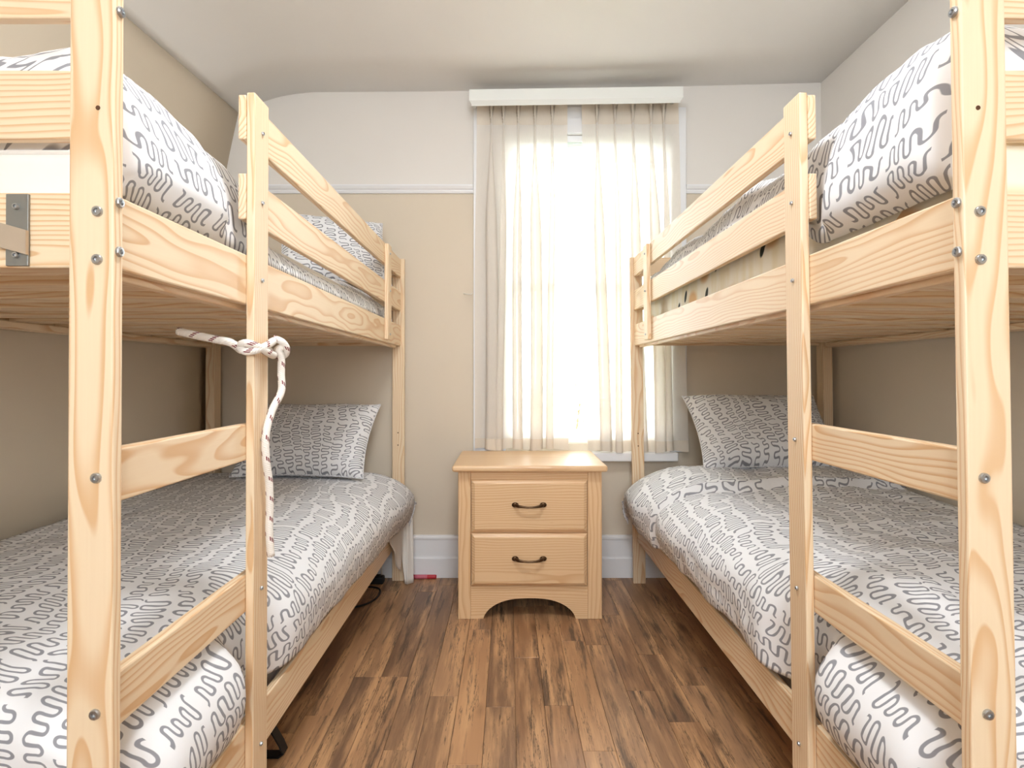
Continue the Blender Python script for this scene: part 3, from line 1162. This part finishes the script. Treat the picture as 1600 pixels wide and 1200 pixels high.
# ------------------------------------------------------------------ rope
lpc = L.P(TH / 2, 1.1695, 1.06)
rope = empty('rope', (lpc.x, lpc.y, 0.6), 'white rope with dark red flecks knotted round the left ladder post', 'rope')
pts = [(-0.655, 1.125, 1.087), (-0.615, 1.122, 1.078), (-0.575, 1.118, 1.070), (-0.548, 1.120, 1.064)]
cx, cy = lpc.x, lpc.y
for k in range(0, 21):
    a = math.radians(200 + k * 36)
    pts.append((cx + 0.026 * math.cos(a), cy + 0.050 * math.sin(a), 1.056 + 0.012 * math.sin(k * 0.9) - 0.006 + 0.0007 * k))
tube('knotted_loops', pts, 0.0078, M_ROPE, rope, 12, None, 5)
tube('knot', [(cx + 0.02, cy + 0.030, 1.078), (cx + 0.036, cy + 0.040, 1.070), (cx + 0.040, cy + 0.052, 1.055), (cx + 0.030, cy + 0.064, 1.043),
              (cx + 0.018, cy + 0.058, 1.042), (cx + 0.022, cy + 0.044, 1.054), (cx + 0.036, cy + 0.044, 1.060)], 0.0075, M_ROPE, rope, 12, None, 5)
tube('hanging_tail', [(cx + 0.026, cy + 0.040, 1.056), (cx + 0.030, cy + 0.048, 1.035), (cx + 0.029, cy + 0.050, 1.00), (cx + 0.031, cy + 0.046, 0.965),
                      (cx + 0.022, cy + 0.020, 0.925), (cx + 0.019, cy - 0.002, 0.88), (cx + 0.020, cy - 0.004, 0.83), (cx + 0.023, cy + 0.004, 0.78),
                      (cx + 0.023, cy + 0.008, 0.73), (cx + 0.022, cy + 0.008, 0.68), (cx + 0.024, cy + 0.012, 0.625)], 0.0078, M_ROPE, rope, 12, None, 5)

# ------------------------------------------------------------------ nightstand
NX0, NX1, NY0, NY1 = -0.208, 0.382, 2.337, 2.755
ns = empty('nightstand', ((NX0 + NX1) / 2, (NY0 + NY1) / 2, 0), 'two-drawer pine nightstand with arched base below the window', 'nightstand')
SW = 0.052
ZT = 0.607
# stiles and sides
box('stile', NX0, NX0 + SW, NY0, NY0 + 0.022, 0, ZT, NPINE, ns, 0.002)
box('stile', NX1 - SW - 0.006, NX1, NY0, NY0 + 0.022, 0, ZT, NPINE, ns, 0.002)
box('side_panel', NX0 + 0.001, NX0 + 0.019, NY0 + 0.0225, NY1, 0, ZT, NPINE, ns, 0.002)
box('side_panel', NX1 - 0.019, NX1 - 0.001, NY0 + 0.0225, NY1, 0, ZT, NPINE, ns, 0.002)
box('back_panel', NX0 + 0.0195, NX1 - 0.0195, NY1 - 0.010, NY1, 0.05, ZT, NPINE, ns, 0.001)
box('top_rail', NX0 + SW + 0.0003, NX1 - SW - 0.0063, NY0 + 0.002, NY0 + 0.022, 0.566, ZT, NPINE, ns, 0.001)
box('drawer_rail', NX0 + SW + 0.0003, NX1 - SW - 0.0063, NY0 + 0.004, NY0 + 0.022, 0.345, 0.366, NPINE, ns, 0.001)
# top board with a rounded edge
me = box_mesh('top', 0.632, 0.468, 0.026, 0.010, 4)
link('top', me, NPINE['x'], (0.0855, 2.534, ZT + 0.0132), ns)
# arched skirt
bm = bmesh.new()
xa, xb = NX0 + SW + 0.0003, NX1 - SW - 0.0063
ax0, ax1 = NX0 + 0.104, NX1 - 0.108
low = [(xa, 0.0), (ax0, 0.0)]
n = 24
for k in range(1, n):
    t = k / n
    xx = ax0 + (ax1 - ax0) * (0.5 - 0.5 * math.cos(math.pi * t))
    q = 2 * (xx - ax0) / (ax1 - ax0) - 1
    low.append((xx, 0.084 * (max(0.0, 1 - abs(q) ** 2.6)) ** 0.62))
low += [(ax1, 0.0), (xb, 0.0)]
cols = []
for (xx, zz) in low:
    cols.append([bm.verts.new((xx - (xa + xb) / 2, yy, z - 0.07)) for yy, z in ((0.003, zz), (0.003, 0.134), (0.021, 0.134), (0.021, zz))])
for a, b in zip(cols[:-1], cols[1:]):
    for i in range(4):
        j = (i + 1) % 4
        bm.faces.new((a[i], a[j], b[j], b[i]))
bm.faces.new(cols[0])
bm.faces.new(cols[-1][::-1])
link('skirt', from_bm(bm, 'skirt'), NPINE['x'], ((xa + xb) / 2, NY0, 0.07), ns)


def drawer(z0, z1):
    """raised front with a bevelled border"""
    x0, x1 = NX0 + SW + 0.0025, NX1 - SW - 0.0088
    w, h = x1 - x0, z1 - z0
    bm = bmesh.new()
    levels = [(0.0, 0.018), (0.0, -0.004), (0.0035, -0.0075), (0.013, -0.0145), (0.0145, -0.0175), (0.0165, -0.0175)]
    loops = []
    for (ins, yy) in levels:
        loops.append([bm.verts.new((sx * (w / 2 - ins), yy, sz * (h / 2 - ins))) for sx, sz in ((-1, -1), (1, -1), (1, 1), (-1, 1))])
    for a, b in zip(loops[:-1], loops[1:]):
        for i in range(4):
            j = (i + 1) % 4
            bm.faces.new((a[i], a[j], b[j], b[i]))
    bm.faces.new(loops[0][::-1])
    bm.faces.new(loops[-1])
    me = from_bm(bm, 'drawer')
    cx_, cz = (x0 + x1) / 2, (z0 + z1) / 2
    d = link('drawer', me, NPINE['x'], (cx_, NY0, cz), ns)
    hy = NY0 - 0.0175
    hx = 0.083
    hz = cz + 0.006
    hd = tube('handle', [(hx - 0.055, hy - 0.008, hz + 0.002), (hx - 0.045, hy - 0.022, hz + 0.001), (hx - 0.022, hy - 0.029, hz - 0.001), (hx, hy - 0.030, hz - 0.002),
                         (hx + 0.022, hy - 0.029, hz - 0.001), (hx + 0.045, hy - 0.022, hz + 0.001), (hx + 0.055, hy - 0.008, hz + 0.002)],
              [0.0070, 0.0062, 0.0044, 0.0040, 0.0044, 0.0062, 0.0070], M_BRONZE, d, 10, None, 5)
    hd['label'] = 'antique bronze bow handle'
    for s in (-1, 1):
        bm = bmesh.new()
        bmesh.ops.create_uvsphere(bm, u_segments=14, v_segments=8, radius=1.0)
        for v in bm.verts:
            v.co = Vector((v.co.x * 0.0145, v.co.y * 0.0075, v.co.z * 0.0105))
        link('handle_rosette', from_bm(bm, 'handle_rosette'), M_BRONZE, (hx + s * 0.057, hy - 0.0045, hz + 0.003), d, True)


drawer(0.357, 0.570)
drawer(0.138, 0.352)


# ------------------------------------------------------------------ valance and curtains
VX0, VX1, VY = -0.186, 0.821, 2.665
tilt = 0.015 / 1.0
va = empty('window_valance', (0.32, VY, 2.28), 'white box valance above the cream curtains', 'valance')


def tilt_pts(me, ox):
    for v in me.vertices:
        v.co.z += (v.co.x + ox - 0.32) * tilt


bm = bmesh.new()
prof = [(0.014, 2.281), (0.010, 2.287), (0.000, 2.300), (0.000, 2.352), (0.016, 2.352), (0.016, 2.281)]
ra_ = [bm.verts.new((VX0 + (0.010 if p[1] < 2.29 else 0.0), VY + p[0], p[1])) for p in prof]
rb_ = [bm.verts.new((VX1 - (0.010 if p[1] < 2.29 else 0.0), VY + p[0], p[1])) for p in prof]
bm.faces.new(ra_)
bm.faces.new(rb_[::-1])
for i in range(6):
    j = (i + 1) % 6
    bm.faces.new((ra_[i], ra_[j], rb_[j], rb_[i]))
me = from_bm(bm, 'front_board')
for v in me.vertices:
    v.co -= Vector((0.32, VY, 2.3))
tilt_pts(me, 0.32)
link('front_board', me, M_VALANCE, (0.32, VY, 2.3), va)
for xa, xb in ((VX0 + 0.010, VX0 + 0.026), (VX1 - 0.026, VX1 - 0.010)):
    o = box('return_board', xa, xb, VY + 0.0165, YB - 0.023, 2.328, 2.350, M_VALANCE, va, 0.001)
    for v in o.data.vertices:
        v.co.z += ((xa + xb) / 2 - 0.32) * tilt
box('curtain_track', VX0 + 0.03, VX1 - 0.03, 2.776, 2.798, 2.352, 2.366, M_TRIM, va, 0.002)


def curtain(name, label, x0, x1, pleats, ztop, zhead, zbot, flare0, flare1, seed, y0=2.788):
    root = empty(name, ((x0 + x1) / 2, y0, zbot), label, 'curtain', 'cream window curtains')

    def plan(z):
        """one horizontal cut through the panel"""
        f = (ztop - z) / (ztop - zbot)                 # 0 top .. 1 bottom
        hd = max(0.0, (zhead - z) / (zhead - zbot))    # 0 at header bottom .. 1 at hem
        pts = []
        prev = x0
        edges = [x0] + list(pleats) + [x1]
        open_ = sstep(0.0, 0.30, hd)

        def sh(xx):
            e = (xx - x0) / (x1 - x0)
            return xx + f * (flare0 * (1 - e) + flare1 * e) + 0.004 * math.sin(f * 5 + xx * 30 + seed) * open_
        for i in range(len(edges) - 1):
            a, b = edges[i], edges[i + 1]
            nn = 14
            for k in range(nn + 1):
                e = k / nn
                xx = a + (b - a) * (0.04 + 0.92 * e)
                wav = math.sin(math.pi * e) * (0.004 + 0.008 * open_) + 0.004 * open_ * math.sin(xx * 70 + seed + f * 2.0)
                pts.append((sh(xx), y0 + wav))
            if i < len(edges) - 2:
                c = edges[i + 1]
                sw = math.sin(seed * 3 + i * 2.1)
                if z >= zhead:
                    g = (z - zhead) / (ztop - zhead)
                    wd = 0.004 + 0.013 * g
                    dp = 0.020 + 0.005 * g
                    loop = [(-0.002, -0.004), (-wd, -dp), (-wd * 0.55, -dp * 0.55), (-wd * 0.15, -dp * 1.15), (wd * 0.15, -dp * 1.15), (wd * 0.55, -dp * 0.55), (wd, -dp), (0.002, -0.004)]
                else:
                    wd = 0.004 + (0.0165 + 0.007 * sw) * sstep(0.0, 0.35, hd) + 0.004 * hd
                    dp = 0.020 + 0.010 * sstep(0, 0.4, hd)
                    cxs = 0.012 * sw * hd
                    loop = [(-0.002 + cxs * 0.3, -0.004), (-wd * 0.8 + cxs, -dp * 0.55), (-wd + cxs, -dp * 0.85), (-wd * 0.4 + cxs, -dp), (wd * 0.4 + cxs, -dp), (wd + cxs, -dp * 0.85), (wd * 0.8 + cxs, -dp * 0.55), (0.002 + cxs * 0.3, -0.004)]
                for (dx, dy) in loop:
                    pts.append((sh(c) + dx, y0 + dy))
        return pts

    def part(pname, za, zb, mat, nz, dy, th):
        rows = []
        for i in range(nz + 1):
            z = za + (zb - za) * i / nz
            wav = 0.0
            rows.append([(p[0], p[1] + dy, z + (0.005 * math.sin(p[0] * 38 + seed) if z < zbot + 0.002 else 0.0)) for p in plan(z)])
        org = Vector(((x0 + x1) / 2, y0, zbot))
        me = grid_mesh(pname, [[Vector(p) - org for p in r] for r in rows])
        o = link(pname, me, mat, org, root, True)
        return o
    part('header_band', ztop, zhead, M_HEAD, 8, 0.0, 0.002)
    part('panel', zhead, zbot + 0.052, M_CURT, 70, 0.0, 0.001)
    part('hem', zbot + 0.052, zbot, M_HEAD, 5, 0.0, 0.002)
    return root


def px2x(px, y):
    return (px - 795) / F * y


YC = 2.785
curtain('curtain', 'cream pleated curtain panel hanging left of the window gap', px2x(744, YC), px2x(888, YC),
        [px2x(p, YC) for p in (768, 787, 810, 836, 863)], 2.35, 2.2325, 0.638, -0.012, 0.0, 0.7)
curtain('curtain', 'cream pleated curtain panel hanging right of the window gap, partly behind the right bunk', px2x(908, YC), px2x(1062, YC),
        [px2x(p, YC) for p in (932, 960, 988, 1016, 1036)], 2.355, 2.236, 0.627, 0.030, 0.045, 2.9)

# small hook in the wall beside the curtain
tube('tieback_hook', [px for px in ((-0.222, 2.829, 1.405), (-0.222, 2.812, 1.404), (-0.200, 2.806, 1.400), (-0.185, 2.808, 1.401), (-0.180, 2.812, 1.408))], 0.0018, M_WHITEP, None, 6, None, 4)
tag(bpy.data.objects['tieback_hook'], 'thin wire hook in the beige wall left of the curtain', 'hook')

# ------------------------------------------------------------------ small things on the floor
mk = empty('marker_pen', (-0.42, 2.797, 0), 'red marker with a dark cap lying against the baseboard', 'marker')
yy, zz = 2.797, 0.0105
tube('barrel', [(-0.475, yy, zz), (-0.42, yy, zz), (-0.362, yy, zz), (-0.356, yy, zz)], [0.0095, 0.0098, 0.0098, 0.007], M_RED, mk, 12, None, 3)
tube('cap', [(-0.497, yy, zz), (-0.492, yy, zz), (-0.475, yy, zz)], [0.007, 0.0102, 0.0102], M_NAVY, mk, 12, None, 3)
tube('label_band', [(-0.462, yy, zz), (-0.40, yy, zz)], 0.0102, M_PINK, mk, 12, None, 3)

cable = tube('power_cable', [(-0.72, 2.70, 0.005), (-0.66, 2.68, 0.005), (-0.61, 2.66, 0.005), (-0.588, 2.60, 0.005), (-0.598, 2.52, 0.005), (-0.64, 2.46, 0.005), (-0.72, 2.42, 0.005), (-0.85, 2.43, 0.005)],
             0.0042, M_CABLE, None, 8, None, 6)
tag(cable, 'black cable looping out from under the left bunk', 'cable')
ps = empty('power_strip', (-0.70, 2.745, 0), 'black power strip on the floor under the left bunk head', 'power strip')
box('body', -0.83, -0.60, 2.72, 2.762, 0.0, 0.034, M_BLACK, ps, 0.006)
for k in range(4):
    box('socket', -0.81 + k * 0.052, -0.775 + k * 0.052, 2.725, 2.757, 0.0342, 0.0375, M_CABLE, ps, 0.001)
wc = tube('charger_cord', [(-0.612, 2.742, 0.040), (-0.612, 2.744, 0.10), (-0.614, 2.748, 0.18), (-0.63, 2.752, 0.25)], 0.003, M_WHITEP, None, 8, None, 5)
tag(wc, 'white cord rising from the power strip under the left bunk', 'cord')

# black bag pushed under the left bunk, its strap sticking out
bag = empty('duffel_bag', (-0.78, 1.40, 0), 'black bag under the left bunk with its strap poking out', 'bag')
rows = []
for i in range(13):
    t = i / 12
    y = 1.24 + 0.34 * t
    k = math.sqrt(max(0.02, 1 - (2 * t - 1) ** 4))
    r = []
    for j in range(16):
        a = 2 * math.pi * j / 16
        ca, sa = math.cos(a), math.sin(a)
        xx = 0.13 * k * math.copysign(abs(ca) ** 0.7, ca)
        z2 = 0.078 + 0.077 * k * math.copysign(abs(sa) ** 0.7, sa)
        r.append(Vector((-0.79 + xx, y, max(0.001, z2))) - Vector((-0.78, 1.40, 0)))
    rows.append(r)
link('body', grid_mesh('body', rows, None, True, caps=True), M_BLACK, (-0.78, 1.40, 0), bag, True)


def band(name, path, wid, th, parent):
    rows = []
    org = Vector(path[0])
    for i, p in enumerate(path):
        p = Vector(p)
        tg = (Vector(path[min(i + 1, len(path) - 1)]) - Vector(path[max(i - 1, 0)])).normalized()
        sd = Vector((0, 1, 0))
        sd = (sd - tg * sd.dot(tg)).normalized()
        nm = tg.cross(sd)
        rows.append([p - org + sd * a + nm * b for a, b in ((-wid / 2, -th / 2), (wid / 2, -th / 2), (wid / 2, th / 2), (-wid / 2, th / 2))])
    return link(name, grid_mesh(name, rows, None, True, caps=True), M_BLACK, org, parent)


band('strap', [(-0.68, 1.50, 0.115), (-0.645, 1.50, 0.105), (-0.625, 1.50, 0.08), (-0.598, 1.50, 0.035), (-0.588, 1.50, 0.012), (-0.60, 1.50, 0.004), (-0.64, 1.50, 0.004), (-0.68, 1.50, 0.02)], 0.030, 0.004, bag)
